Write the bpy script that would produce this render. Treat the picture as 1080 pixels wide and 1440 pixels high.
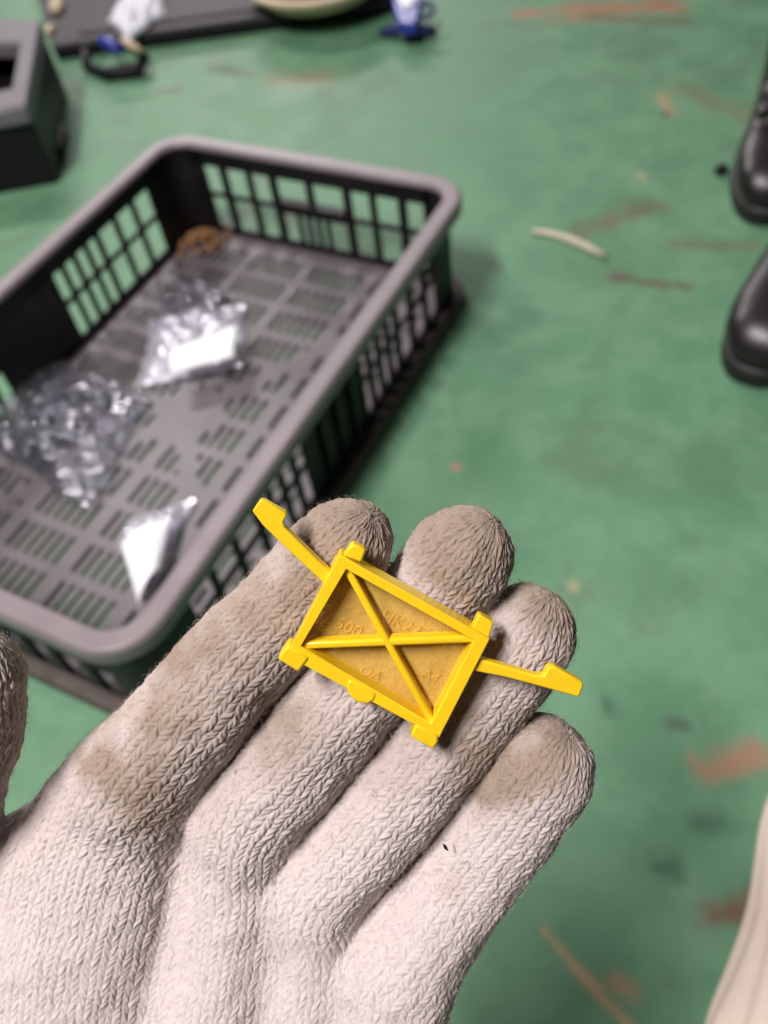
import bpy, bmesh, math, random
import numpy as np
from mathutils import Vector, Matrix, noise as mnoise

for o in list(bpy.data.objects):
    bpy.data.objects.remove(o)
scn = bpy.context.scene
col = scn.collection

# ------------------------------------------------------------------ camera
F = 1200.0                       # focal length in pixels of the 1080x1440 frame
PITCH, ROLL = math.radians(51.6), math.radians(-9.7)
K = 0.546                        # crate rim lies this far below the lens
H = K + 0.15                     # lens height above the floor
fw = Vector((0, math.cos(PITCH), -math.sin(PITCH)))
rt = Vector((1, 0, 0))
up = rt.cross(fw)
RX = math.cos(ROLL) * rt + math.sin(ROLL) * up
UY = -math.sin(ROLL) * rt + math.cos(ROLL) * up
CAM = Vector((0, 0, H))
cd = bpy.data.cameras.new('camera')
cam = bpy.data.objects.new('camera', cd)
col.objects.link(cam)
cd.sensor_fit = 'VERTICAL'
cd.sensor_height = 24.0
cd.sensor_width = 18.0
cd.lens = 24.0 * F / 1440.0
cd.clip_start = 0.01
cam.matrix_world = Matrix(((RX.x, UY.x, -fw.x, CAM.x), (RX.y, UY.y, -fw.y, CAM.y), (RX.z, UY.z, -fw.z, CAM.z), (0, 0, 0, 1)))
cd.dof.use_dof = True
cd.dof.focus_distance = 0.203
cd.dof.aperture_fstop = cd.lens / 2.7
scn.camera = cam

# ------------------------------------------------------------------ light and exposure
scn.view_settings.view_transform = 'Standard'
scn.view_settings.look = 'None'
scn.view_settings.gamma = 1.0
scn.view_settings.use_curve_mapping = False
scn.view_settings.exposure = 0.0
w = bpy.data.worlds.new('hall_light')
scn.world = w
w.use_nodes = True
w.node_tree.nodes['Background'].inputs[0].default_value = (0.93, 0.92, 1.0, 1)
w.node_tree.nodes['Background'].inputs[1].default_value = 0.058
def ceiling_lamp(x, y, z, sx, sy, power, rz=0.0, colr=(1, 0.945, 0.935)):
    ld = bpy.data.lights.new('ceiling_lamp', 'AREA')
    ld.shape = 'RECTANGLE'; ld.size = sx; ld.size_y = sy
    ld.energy = power; ld.color = colr
    o = bpy.data.objects.new('ceiling_lamp', ld)
    o.location = (x, y, z); o.rotation_euler = (0, 0, rz)
    col.objects.link(o)
ceiling_lamp(-0.95, -0.22, 2.75, 0.22, 1.1, 120)
ceiling_lamp(-1.3, 3.6, 3.0, 1.3, 0.4, 85)
ceiling_lamp(-0.2, 8.0, 3.2, 3.0, 0.8, 380)  # unseen far lamp, added to brighten the distant floor with a sheen

# ------------------------------------------------------------------ pixel helpers
def ray(px, py):
    return fw + RX * ((px - 540) / F) - UY * ((py - 720) / F)
def at(px, py, d):
    return CAM + ray(px, py) * d
def onz(px, py, z=0.0):
    r = ray(px, py)
    return CAM + r * ((z - H) / r.z)
def c2w(P):                       # camera-space (right, up, depth) array -> world
    B = np.array([list(RX), list(UY), list(fw)])
    return P @ B + np.array(list(CAM))

# ------------------------------------------------------------------ object helpers
def tag(o, label=None, cat=None, group=None, kind=None):
    if label: o['label'] = label
    if cat: o['category'] = cat
    if group: o['group'] = group
    if kind: o['kind'] = kind
    return o
def empty(name, loc=(0, 0, 0), rz=0.0):
    o = bpy.data.objects.new(name, None)
    o.empty_display_size = 0.02
    o.location = loc; o.rotation_euler = (0, 0, rz)
    col.objects.link(o)
    return o
def link(name, me, m, parent=None, smooth=False):
    o = bpy.data.objects.new(name, me)
    col.objects.link(o)
    if m is not None and not me.materials: me.materials.append(m)
    if parent is not None: o.parent = parent
    if smooth:
        me.polygons.foreach_set('use_smooth', [True] * len(me.polygons))
    return o
def frombm(name, bm, m, parent=None, smooth=False, bevel=0.0, seg=2):
    bmesh.ops.recalc_face_normals(bm, faces=bm.faces)
    me = bpy.data.meshes.new(name)
    bm.to_mesh(me); bm.free()
    o = link(name, me, m, parent, smooth)
    if bevel:
        b = o.modifiers.new('bevel', 'BEVEL'); b.width = bevel; b.segments = seg; b.limit_method = 'ANGLE'; b.angle_limit = 0.6
        me.polygons.foreach_set('use_smooth', [True] * len(me.polygons))
        try: me.set_sharp_from_angle(angle=0.6)
        except Exception: pass
    return o
def box(bm, x0, x1, y0, y1, z0, z1):
    v = [bm.verts.new((x, y, z)) for z in (z0, z1) for y in (y0, y1) for x in (x0, x1)]
    for f in ((0, 2, 3, 1), (4, 5, 7, 6), (0, 1, 5, 4), (2, 6, 7, 3), (0, 4, 6, 2), (1, 3, 7, 5)):
        bm.faces.new([v[i] for i in f])
def prism(bm, top, bot):          # two matching loops of points
    n = len(top)
    a = [bm.verts.new(p) for p in top]; b = [bm.verts.new(p) for p in bot]
    bm.faces.new(a); bm.faces.new(b[::-1])
    for i in range(n):
        j = (i + 1) % n
        bm.faces.new((a[i], b[i], b[j], a[j]))
def ringprism(bm, oo, io, dz):    # outer and inner loops on top, extruded by vector dz
    n = len(oo)
    a = [bm.verts.new(p) for p in oo]; b = [bm.verts.new(p) for p in io]
    c = [bm.verts.new(Vector(p) + dz) for p in oo]; d = [bm.verts.new(Vector(p) + dz) for p in io]
    for i in range(n):
        j = (i + 1) % n
        bm.faces.new((a[i], a[j], b[j], b[i])); bm.faces.new((c[j], c[i], d[i], d[j]))
        bm.faces.new((a[j], a[i], c[i], c[j])); bm.faces.new((b[i], b[j], d[j], d[i]))
def tube(bm, pts, rad, n=10, cap=True):
    pts = [Vector(p) for p in pts]
    if not hasattr(rad, '__len__'): rad = [rad] * len(pts)
    rings = []; prev = None
    for i, p in enumerate(pts):
        t = (pts[min(i + 1, len(pts) - 1)] - pts[max(i - 1, 0)]).normalized()
        if prev is None:
            a = t.orthogonal().normalized()
        else:
            a = (prev - t * prev.dot(t)).normalized()
        prev = a; b = t.cross(a)
        rings.append([bm.verts.new(p + (a * math.cos(2 * math.pi * k / n) + b * math.sin(2 * math.pi * k / n)) * rad[i]) for k in range(n)])
    for r0, r1 in zip(rings, rings[1:]):
        for k in range(n):
            bm.faces.new((r0[k], r0[(k + 1) % n], r1[(k + 1) % n], r1[k]))
    if cap:
        bm.faces.new(rings[0][::-1]); bm.faces.new(rings[-1])
def loft(bm, secs, cap=True):
    rings = [[bm.verts.new(p) for p in s] for s in secs]
    n = len(rings[0])
    for r0, r1 in zip(rings, rings[1:]):
        for k in range(n):
            bm.faces.new((r0[k], r0[(k + 1) % n], r1[(k + 1) % n], r1[k]))
    if cap:
        bm.faces.new(rings[0][::-1]); bm.faces.new(rings[-1])
def lathe(bm, prof, n=48, closed=True):
    rings = [[bm.verts.new((r * math.cos(2 * math.pi * k / n), r * math.sin(2 * math.pi * k / n), z)) for k in range(n)] for r, z in prof]
    m = len(rings)
    for i in range(m if closed else m - 1):
        r0, r1 = rings[i], rings[(i + 1) % m]
        for k in range(n):
            bm.faces.new((r0[k], r0[(k + 1) % n], r1[(k + 1) % n], r1[k]))

# ------------------------------------------------------------------ materials
class NT:
    def __init__(s, name):
        s.m = bpy.data.materials.new(name); s.m.use_nodes = True
        s.t = s.m.node_tree; s.p = s.t.nodes['Principled BSDF']; s.out = s.t.nodes['Material Output']
    def n(s, typ, **kw):
        nd = s.t.nodes.new(typ)
        for k, v in kw.items(): setattr(nd, k, v)
        return nd
    def l(s, a, b): s.t.links.new(a, b)
    def val(s, sock, v):
        if hasattr(v, 'is_linked'): s.l(v, sock)
        else: sock.default_value = v
    def math(s, op, a, b=0.0, clamp=False):
        nd = s.n('ShaderNodeMath', operation=op, use_clamp=clamp)
        s.val(nd.inputs[0], a); s.val(nd.inputs[1], b)
        return nd.outputs[0]
    def coord(s, kind='Object'):
        return s.n('ShaderNodeTexCoord').outputs[kind]
    def noise(s, vec, scale, detail=4, rough=0.55, out=0, dist=0.0):
        nd = s.n('ShaderNodeTexNoise'); s.l(vec, nd.inputs['Vector'])
        nd.inputs['Scale'].default_value = scale; nd.inputs['Detail'].default_value = detail
        nd.inputs['Roughness'].default_value = rough; nd.inputs['Distortion'].default_value = dist
        return nd.outputs[out]
    def ramp(s, x, a, b, lo=0.0, hi=1.0):
        nd = s.n('ShaderNodeMapRange'); nd.interpolation_type = 'SMOOTHSTEP'
        s.val(nd.inputs[0], x)
        for i, v in zip((1, 2, 3, 4), (a, b, lo, hi)): nd.inputs[i].default_value = v
        return nd.outputs[0]
    def mix(s, f, a, b):
        nd = s.n('ShaderNodeMix', data_type='RGBA')
        s.val(nd.inputs[0], f)
        for i, v in ((6, a), (7, b)):
            if hasattr(v, 'is_linked'): s.l(v, nd.inputs[i])
            else: nd.inputs[i].default_value = (*v, 1)
        return nd.outputs[2]
    def bump(s, h, strength, dist):
        nd = s.n('ShaderNodeBump'); nd.inputs['Strength'].default_value = strength; nd.inputs['Distance'].default_value = dist
        s.l(h, nd.inputs['Height']); s.l(nd.outputs[0], s.p.inputs['Normal'])
    def set(s, **kw):
        for k, v in kw.items():
            i = s.p.inputs[k.replace('_', ' ')]
            if isinstance(v, tuple) and len(v) == 3: v = (*v, 1)
            s.val(i, v)
        return s
def simple(name, c, rough=0.5, var=0.15, scale=30, spec=0.5, bump=0.0, metal=0.0):
    s = NT(name); v = s.coord()
    n = s.noise(v, scale)
    s.set(Base_Color=s.mix(n, tuple(x * (1 - var) for x in c), tuple(min(1, x * (1 + var)) for x in c)), Roughness=rough, Metallic=metal)
    s.p.inputs['Specular IOR Level'].default_value = spec
    if bump: s.bump(s.noise(v, scale * 6, 3), bump, 0.002)
    return s.m
M = {}
M['crate'] = simple('black_crate_plastic', (0.036, 0.033, 0.037), 0.5, 0.3, 25, 0.55, 0.15)
def crate_mat():
    s = NT('dusty_crate_plastic'); v = s.coord()
    n = s.ramp(s.noise(v, 22, 6, 0.65), 0.45, 0.75)
    up_ = s.n('ShaderNodeNewGeometry')
    sep = s.n('ShaderNodeSeparateXYZ'); s.l(up_.outputs['Normal'], sep.inputs[0])
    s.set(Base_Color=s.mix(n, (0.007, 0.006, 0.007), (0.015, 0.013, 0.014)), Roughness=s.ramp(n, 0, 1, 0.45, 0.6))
    s.p.inputs['Specular IOR Level'].default_value = 0.25
    s.bump(s.noise(v, 180, 3), 0.12, 0.002)
    return s.m
M['crate'] = crate_mat()
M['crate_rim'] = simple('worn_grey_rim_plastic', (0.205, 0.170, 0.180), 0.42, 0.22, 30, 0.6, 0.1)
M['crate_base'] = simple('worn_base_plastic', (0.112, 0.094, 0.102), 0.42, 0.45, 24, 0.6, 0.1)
M['crate_foot'] = simple('muddy_foot_plastic', (0.075, 0.058, 0.052), 0.6, 0.5, 40, 0.4, 0.2)
M['black'] = simple('black_plastic', (0.008, 0.007, 0.008), 0.5, 0.2, 20, 0.25)
M['panel'] = simple('dark_grey_trim_plastic', (0.040, 0.034, 0.038), 0.6, 0.2, 12, 0.3)
M['bezel'] = simple('mid_grey_plastic', (0.150, 0.135, 0.150), 0.5, 0.15, 20, 0.5)
M['cream'] = simple('cream_plastic', (0.55, 0.44, 0.30), 0.55, 0.2, 30)
M['blue'] = simple('blue_plastic', (0.020, 0.035, 0.30), 0.35, 0.25, 40)
M['darkblue'] = simple('dark_blue_plastic', (0.030, 0.034, 0.120), 0.4, 0.3, 40)
M['white'] = simple('white_paper_label', (0.88, 0.87, 0.90), 0.6, 0.05, 30)
M['boot'] = simple('black_boot_leather', (0.013, 0.010, 0.011), 0.36, 0.3, 30, 0.5, 0.1)
M['sole'] = simple('black_rubber_sole', (0.012, 0.010, 0.010), 0.55, 0.2, 50)
M['lace'] = simple('dark_lace', (0.045, 0.035, 0.035), 0.4, 0.3, 200)
M['straw'] = simple('pale_straw', (0.52, 0.47, 0.36), 0.6, 0.15, 60)
M['dirt'] = simple('rusty_dirt', (0.23, 0.115, 0.045), 0.9, 0.5, 120)
M['beige'] = simple('beige_trouser_cotton', (0.64, 0.52, 0.45), 0.9, 0.10, 30, 0.1, 0.25)
M['hem'] = simple('brown_hem_cotton', (0.16, 0.085, 0.050), 0.9, 0.2, 40, 0.1, 0.2)
M['sleeve'] = simple('navy_sleeve_cotton', (0.03, 0.035, 0.06), 0.9, 0.2, 40, 0.1, 0.2)

def film_mat(name, haze, tint=(0.92, 0.92, 1.0)):
    s = NT(name); v = s.coord()
    tr = s.n('ShaderNodeBsdfTransparent'); tr.inputs[0].default_value = (0.86, 0.87, 0.9, 1)
    gl = s.n('ShaderNodeBsdfGlossy'); gl.inputs['Roughness'].default_value = 0.12; gl.inputs['Color'].default_value = (0.8, 0.79, 0.85, 1)
    df = s.n('ShaderNodeBsdfDiffuse'); df.inputs[0].default_value = (*tint, 1)
    fr = s.n('ShaderNodeFresnel'); fr.inputs[0].default_value = 1.6
    bp = s.n('ShaderNodeBump'); bp.inputs['Strength'].default_value = 0.3; bp.inputs['Distance'].default_value = 0.004
    s.l(s.noise(v, 60, 4, 0.6, 0, 1.2), bp.inputs['Height'])
    s.l(bp.outputs[0], gl.inputs['Normal']); s.l(bp.outputs[0], fr.inputs['Normal'])
    m1 = s.n('ShaderNodeMixShader'); m1.inputs[0].default_value = haze
    s.l(tr.outputs[0], m1.inputs[1]); s.l(df.outputs[0], m1.inputs[2])
    m2 = s.n('ShaderNodeMixShader')
    s.l(s.math('ADD', s.math('MULTIPLY', fr.outputs[0], 0.5), 0.0, True), m2.inputs[0])
    s.l(m1.outputs[0], m2.inputs[1]); s.l(gl.outputs[0], m2.inputs[2])
    s.l(m2.outputs[0], s.out.inputs['Surface'])
    return s.m
M['film'] = film_mat('clear_crumpled_film', 0.035)
M['film_milky'] = film_mat('milky_film', 0.45)

def yellow_mat(name, trans=False):
    s = NT(name); v = s.coord('Object')
    n = s.noise(v, 350, 4, 0.6)
    base = s.mix(n, (0.80, 0.50, 0.008), (0.88, 0.60, 0.020))
    s.set(Base_Color=base, Roughness=0.24)
    s.p.inputs['Subsurface Weight'].default_value = 0.0
    s.bump(s.noise(v, 900, 3), 0.06, 0.0006)
    if trans:
        s.set(Roughness=0.3, Base_Color=s.mix(n, (0.85, 0.54, 0.10), (0.91, 0.66, 0.20)))
        tr = s.n('ShaderNodeBsdfTransparent')
        tr.inputs[0].default_value = (0.995, 0.925, 0.70, 1)
        mx = s.n('ShaderNodeMixShader')
        s.val(mx.inputs[0], s.ramp(s.noise(v, 600, 5, 0.7), 0.3, 0.75, 0.30, 0.42))
        s.l(tr.outputs[0], mx.inputs[1]); s.l(s.p.outputs[0], mx.inputs[2])
        s.l(mx.outputs[0], s.out.inputs['Surface'])
    return s.m
M['yellow'] = yellow_mat('yellow_clip_plastic')
M['yellow_thin'] = yellow_mat('thin_translucent_yellow_plastic', True)

# ------------------------------------------------------------------ floor
def floor_mat():
    s = NT('green_painted_concrete'); v = s.coord('Object')
    n1 = s.noise(v, 2.6, 6, 0.6); n2 = s.noise(v, 13, 6, 0.62); n3 = s.noise(v, 55, 4, 0.6); n4 = s.noise(v, 5.5, 5, 0.6, 0, 0.8)
    c = s.mix(s.ramp(n2, 0.35, 0.68), (0.088, 0.215, 0.118), (0.128, 0.270, 0.155))
    c = s.mix(s.ramp(n1, 0.42, 0.72, 0, 0.5), c, (0.150, 0.290, 0.165))
    c = s.mix(s.ramp(n4, 0.52, 0.72, 0, 0.75), c, (0.090, 0.165, 0.095))
    c = s.mix(s.ramp(s.noise(v, 8, 5, 0.7, 0, 0.5), 0.57, 0.76, 0, 0.75), c, (0.110, 0.125, 0.075))
    c = s.mix(s.ramp(n3, 0.66, 0.8, 0, 0.55), c, (0.045, 0.160, 0.080))
    c = s.mix(s.ramp(s.noise(v, 30, 4, 0.6), 0.68, 0.8, 0, 0.6), c, (0.26, 0.30, 0.20))
    sep = s.n('ShaderNodeSeparateXYZ'); s.l(v, sep.inputs[0])
    X, Y = sep.outputs[0], sep.outputs[1]
    wob = s.noise(v, 24, 5, 0.65)
    def stain(x0, y0, x1, y1, half, colr, amt, soft=1.9):
        # worn mark along a segment between two floor points seen in the photograph
        nonlocal c
        a, b = onz(x0, y0), onz(x1, y1)
        d = b - a; L = max(d.length, 1e-3); ux, uy = d.x / L, d.y / L
        px_ = s.math('SUBTRACT', X, a.x); py_ = s.math('SUBTRACT', Y, a.y)
        t = s.math('ADD', s.math('MULTIPLY', px_, ux), s.math('MULTIPLY', py_, uy))
        q = s.math('ADD', s.math('MULTIPLY', px_, -uy), s.math('MULTIPLY', py_, ux))
        e = s.math('SUBTRACT', s.math('ABSOLUTE', s.math('SUBTRACT', t, L / 2)), L / 2)
        e = s.math('MAXIMUM', e, 0.0)
        dist = s.math('SQRT', s.math('ADD', s.math('MULTIPLY', e, e), s.math('MULTIPLY', q, q)))
        k = s.math('ADD', s.math('DIVIDE', dist, half), s.math('MULTIPLY', s.math('SUBTRACT', wob, 0.5), 3.6))
        c = s.mix(s.ramp(k, 1.7, 1.7 - soft, 0, amt), c, colr)
    rust = (0.34, 0.150, 0.085); brown = (0.13, 0.105, 0.060); pale = (0.36, 0.33, 0.19); dark = (0.035, 0.110, 0.060)
    stain(800, 12, 940, 8, 0.030, rust, 0.9)
    stain(730, 20, 750, 18, 0.018, rust, 0.9)
    stain(770, 30, 880, 26, 0.012, rust, 0.6)
    stain(840, 25, 960, 30, 0.02, brown, 0.7)
    stain(300, 95, 345, 105, 0.018, (0.07, 0.09, 0.05), 0.8)
    stain(390, 112, 450, 108, 0.030, (0.24, 0.19, 0.10), 0.7)
    stain(225, 128, 245, 126, 0.012, brown, 0.8)
    stain(100, 130, 106, 128, 0.010, (0.06, 0.06, 0.04), 0.9)
    stain(930, 135, 945, 160, 0.012, (0.33, 0.26, 0.14), 0.8)
    stain(935, 162, 938, 160, 0.008, (0.10, 0.06, 0.05), 0.9)
    stain(820, 325, 920, 290, 0.020, brown, 0.75)
    stain(860, 390, 970, 405, 0.010, (0.10, 0.075, 0.05), 0.85)
    stain(950, 345, 1060, 345, 0.012, brown, 0.6)
    stain(960, 125, 1060, 170, 0.022, (0.15, 0.16, 0.09), 0.7)
    stain(990, 1080, 1060, 1060, 0.013, (0.30, 0.170, 0.105), 0.95)
    stain(1000, 1090, 1025, 1085, 0.012, (0.30, 0.170, 0.105), 0.9)
    stain(945, 1018, 960, 1020, 0.007, (0.07, 0.11, 0.06), 0.9)
    stain(852, 985, 856, 1000, 0.009, dark, 0.8)
    stain(925, 1220, 945, 1218, 0.011, dark, 0.85)
    stain(990, 1160, 1015, 1155, 0.011, dark, 0.7)
    stain(765, 1310, 880, 1440, 0.0045, (0.35, 0.25, 0.14), 1.0)
    stain(870, 1385, 885, 1390, 0.008, (0.30, 0.20, 0.12), 0.8)
    stain(640, 655, 642, 657, 0.006, (0.40, 0.22, 0.14), 0.9)
    stain(805, 822, 808, 826, 0.006, pale, 0.9)
    stain(1005, 1290, 1055, 1280, 0.012, (0.16, 0.05, 0.045), 0.8)
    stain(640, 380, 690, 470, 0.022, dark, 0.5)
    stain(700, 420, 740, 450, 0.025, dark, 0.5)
    stain(900, 245, 905, 252, 0.007, pale, 0.8)
    r = s.ramp(n2, 0.3, 0.7, 0.52, 0.68)
    s.set(Base_Color=c, Roughness=r)
    s.bump(s.math('ADD', s.math('MULTIPLY', n2, 0.7), s.math('MULTIPLY', n3, 0.3)), 0.35, 0.004)
    return s.m
bm = bmesh.new(); box(bm, -4, 4, -3, 7, -0.06, 0.0)
fl = frombm('floor', bm, floor_mat())
tag(fl, 'green painted concrete workshop floor with rust stains and scuffs', 'floor', kind='structure')

# ------------------------------------------------------------------ crate
CW, CL, CH = 0.805 * K, 1.241 * K, 0.15
crate = empty('plastic_crate', (-0.372 * K, 1.3346 * K, 0.0), math.radians(-33.62))
tag(crate, 'black slotted plastic crate with worn grey rim standing on the green floor', 'crate')
def rrect(hw, hl, r, n=8):
    pts = []
    for cx, cy, a0 in ((hw - r, hl - r, 0), (-hw + r, hl - r, 90), (-hw + r, -hl + r, 180), (hw - r, -hl + r, 270)):
        for k in range(n + 1):
            a = math.radians(a0 + 90 * k / n)
            pts.append((cx + r * math.cos(a), cy + r * math.sin(a)))
    return pts
def ring(bm, prof, rc=0.05):      # profile of (inset, z) swept round the rounded rectangle
    loops = []
    for ins, z in prof:
        loops.append([bm.verts.new((x, y, z)) for x, y in rrect(CW / 2 - ins, CL / 2 - ins, max(rc - ins, 0.004))])
    n = len(loops[0]); m = len(loops)
    for i in range(m):
        a, b = loops[i], loops[(i + 1) % m]
        for k in range(n):
            bm.faces.new((a[k], a[(k + 1) % n], b[(k + 1) % n], b[k]))
bm = bmesh.new()
ring(bm, [(0.000, CH - 0.018), (0.000, CH - 0.004), (0.003, CH), (0.019, CH), (0.022, CH - 0.003), (0.022, CH - 0.008), (0.004, CH - 0.008), (0.004, CH - 0.018)])
frombm('rim', bm, M['crate_rim'], crate, bevel=0.001)
bm = bmesh.new()
ring(bm, [(0.001, 0.0), (0.001, 0.014), (0.004, 0.017), (0.020, 0.017), (0.020, 0.0)])
frombm('base_flange', bm, M['crate_foot'], crate, bevel=0.001)
WI = 0.015                         # wall plane inset from the rim's outer edge
Z0, Z1 = 0.016, CH - 0.008
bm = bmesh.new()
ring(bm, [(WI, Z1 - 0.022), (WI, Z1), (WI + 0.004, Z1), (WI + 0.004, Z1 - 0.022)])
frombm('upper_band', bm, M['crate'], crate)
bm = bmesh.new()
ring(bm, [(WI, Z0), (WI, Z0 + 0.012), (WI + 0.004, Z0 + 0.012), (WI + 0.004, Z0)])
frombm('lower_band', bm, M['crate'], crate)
def wall_piece(name, side, s0, s1, z0, z1, out=0.0, th=0.004, m='crate'):
    bm = bmesh.new()
    if side in ('r', 'l'):
        x = CW / 2 - WI
        a, b = x - th, x + out
        if side == 'l': a, b = -b, -a
        box(bm, a, b, s0, s1, z0, z1)
    else:
        y = CL / 2 - WI
        a, b = y - th, y + out
        if side == 'f': a, b = -b, -a
        box(bm, s0, s1, a, b, z0, z1)
    return frombm(name, bm, M[m], crate, bevel=0.0008, seg=1)
# corner posts
for sx in (-1, 1):
    for sy in (-1, 1):
        bm = bmesh.new()
        hw, hl, r = CW / 2 - WI, CL / 2 - WI, 0.035
        path = [(hw, hl - 0.072)] + [(hw - r + r * math.cos(math.radians(a)), hl - r + r * math.sin(math.radians(a))) for a in range(0, 91, 10)] + [(hw - 0.045, hl)]
        inn = [(hw - .004, hl - 0.072)] + [(hw - r + (r - .004) * math.cos(math.radians(a)), hl - r + (r - .004) * math.sin(math.radians(a))) for a in range(0, 91, 10)] + [(hw - 0.045, hl - .004)]
        loop = [(sx * x, sy * y) for x, y in path + inn[::-1]]
        prism(bm, [(x, y, Z1) for x, y in loop], [(x, y, Z0) for x, y in loop])
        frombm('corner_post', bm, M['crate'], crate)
ZA, ZB = Z0 + 0.010, Z1 - 0.020
ZM = Z0 + 0.46 * (Z1 - Z0)
hl = CL / 2 - WI; hw = CW / 2 - WI
for side in ('l', 'r'):
    for sg in (-1, 1):
        s = hl - 0.072
        edges = []
        for k in range(3):
            s -= 0.029; edges.append((s, 0.0075)); s -= 0.0075
        for k in range(4):
            s -= 0.0155; edges.append((s, 0.0065)); s -= 0.0065
        s_end = s
        for e, wd in edges:
            a, b = sorted((sg * e, sg * (e - wd)))
            wall_piece('slat', side, a, b, ZA, ZB, 0.002)
        a, b = sorted((sg * (hl - 0.072), sg * s_end))
        wall_piece('middle_rail', side, a, b, ZM, ZM + 0.007, 0.001)
        ctr = s_end
    wall_piece('wall_panel', side, -ctr, ctr, Z0, Z1)
    for yy in (-0.03, 0.0, 0.03):
        wall_piece('stiffening_rib', side, yy - 0.002, yy + 0.002, Z0, Z1, 0.006)
for side in ('f', 'k'):
    Wf = lambda t: (t - 0.5) * CW
    for sg in (1, -1):
        for a, b in ((0.19, 0.215), (0.285, 0.305), (0.365, 0.39)):
            x0, x1 = sorted((sg * Wf(a), sg * Wf(b)))
            wall_piece('slat', side, x0, x1, ZA, ZB, 0.002)
        x0, x1 = sorted((sg * (hw - 0.045), sg * Wf(0.39)))
        wall_piece('middle_rail', side, x0, x1, ZM, ZM + 0.007, 0.001)
    wall_piece('slat', side, -0.005, 0.005, ZM + 0.012, ZB, 0.002)
    wall_piece('handle_bar', side, Wf(0.385), Wf(0.615), ZM, ZM + 0.015, 0.004, 0.010)
    for t in (0.445, 0.478, 0.511, 0.544):
        wall_piece('slat', side, Wf(t) - 0.003, Wf(t) + 0.003, ZA, ZM + 0.002, 0.001)
# base grid of slots
def closed(x, y):
    if abs(x) > hw - 0.022 or abs(y) > hl - 0.026: return True
    if math.hypot(x, y) < 0.042: return True
    ang = math.atan2(CL, CW)
    for sg in (1, -1):
        if abs(x * math.sin(ang) - sg * y * math.cos(ang)) < 0.011: return True
    if abs(abs(x) - 0.095) < 0.007 or abs(x) < 0.006: return True
    ph = (y / 0.049) % 1.0
    return ph < 0.24
bm = bmesh.new()
pitch = 0.0128; ncol = int((hw - 0.004) // pitch)
zt, zb = 0.0175, 0.0125
for i in range(-ncol, ncol + 1):
    xc = i * pitch
    if i < ncol: box(bm, xc + 0.0029, xc + pitch - 0.0029, -hl, hl, zb, zt)
    y = -hl; step = 0.003; run = None
    while y < hl + step:
        c_ = closed(xc, y) and y < hl
        if c_ and run is None: run = y
        if not c_ and run is not None:
            box(bm, xc - 0.0029, xc + 0.0029, run, min(y, hl), zb, zt); run = None
        y += step
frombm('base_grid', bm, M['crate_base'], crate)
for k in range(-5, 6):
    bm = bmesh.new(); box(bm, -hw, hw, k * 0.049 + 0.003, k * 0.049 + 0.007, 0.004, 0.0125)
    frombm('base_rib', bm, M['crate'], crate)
CM = crate.matrix_basis.copy(); CMI = CM.inverted()
CZ = 0.0178                       # top of the crate's base

# ------------------------------------------------------------------ bags in the crate
def bag(name, quad, puff, m, seed, n=46, amp=0.010, ridge=3.0):
    # quad: four pixel corners lying on the crate base; returns a closed crumpled film pillow
    C = [onz(x, y, CZ) for x, y in quad]
    o0 = sum(C, Vector()) / 4
    vs, fs = [], []
    for layer in (0, 1):
        for j in range(n + 1):
            for i in range(n + 1):
                a, b = i / n, j / n
                e = 0.02 * mnoise.noise(Vector((a * 5, b * 5, seed)))
                p = (C[0] * (1 - a) + C[1] * a) * (1 - b) + (C[3] * (1 - a) + C[2] * a) * b
                p = p + (p - o0) * e * 4
                pil = (max(0, 16 * a * (1 - a) * b * (1 - b))) ** 0.6
                q = Vector((p.x * 22, p.y * 22, seed * 3.1 + layer * 7))
                rg = 1 - abs(mnoise.noise(q * ridge * 0.5)) * 2
                rg2 = 1 - abs(mnoise.noise(q * ridge * 1.3)) * 2
                h = puff * pil * (0.65 + 0.35 * rg) + amp * (0.25 + 0.75 * pil) * (0.5 * max(rg, 0) + 0.35 * max(rg2, 0))
                z = CZ + 0.0015 + (h if layer else 0.10 * h)
                edge = i in (0, n) or j in (0, n)
                if edge: z = CZ + 0.0015 + amp * 0.4 * max(0, rg)
                lp = CMI @ Vector((p.x, p.y, z))          # film stays inside the crate's walls and folds up against them
                lx = max(-hw + 0.006, min(hw - 0.006, lp.x)); ly = max(-hl + 0.006, min(hl - 0.006, lp.y))
                z += 0.7 * (abs(lp.x - lx) + abs(lp.y - ly)) if layer or edge else 0.0
                p = CM @ Vector((lx, ly, z))
                vs.append((p.x - o0.x, p.y - o0.y, z - o0.z))
    N = (n + 1) * (n + 1)
    for layer in (0, 1):
        for j in range(n):
            for i in range(n):
                k = layer * N + j * (n + 1) + i
                f = (k, k + 1, k + n + 2, k + n + 1)
                fs.append(f if layer else f[::-1])
    me = bpy.data.meshes.new(name); me.from_pydata(vs, [], fs)
    bmm = bmesh.new(); bmm.from_mesh(me); bmesh.ops.remove_doubles(bmm, verts=bmm.verts, dist=1e-5); bmm.to_mesh(me); bmm.free()
    root = empty(name, o0)
    link('film', me, m, root, True)
    return root, o0
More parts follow.
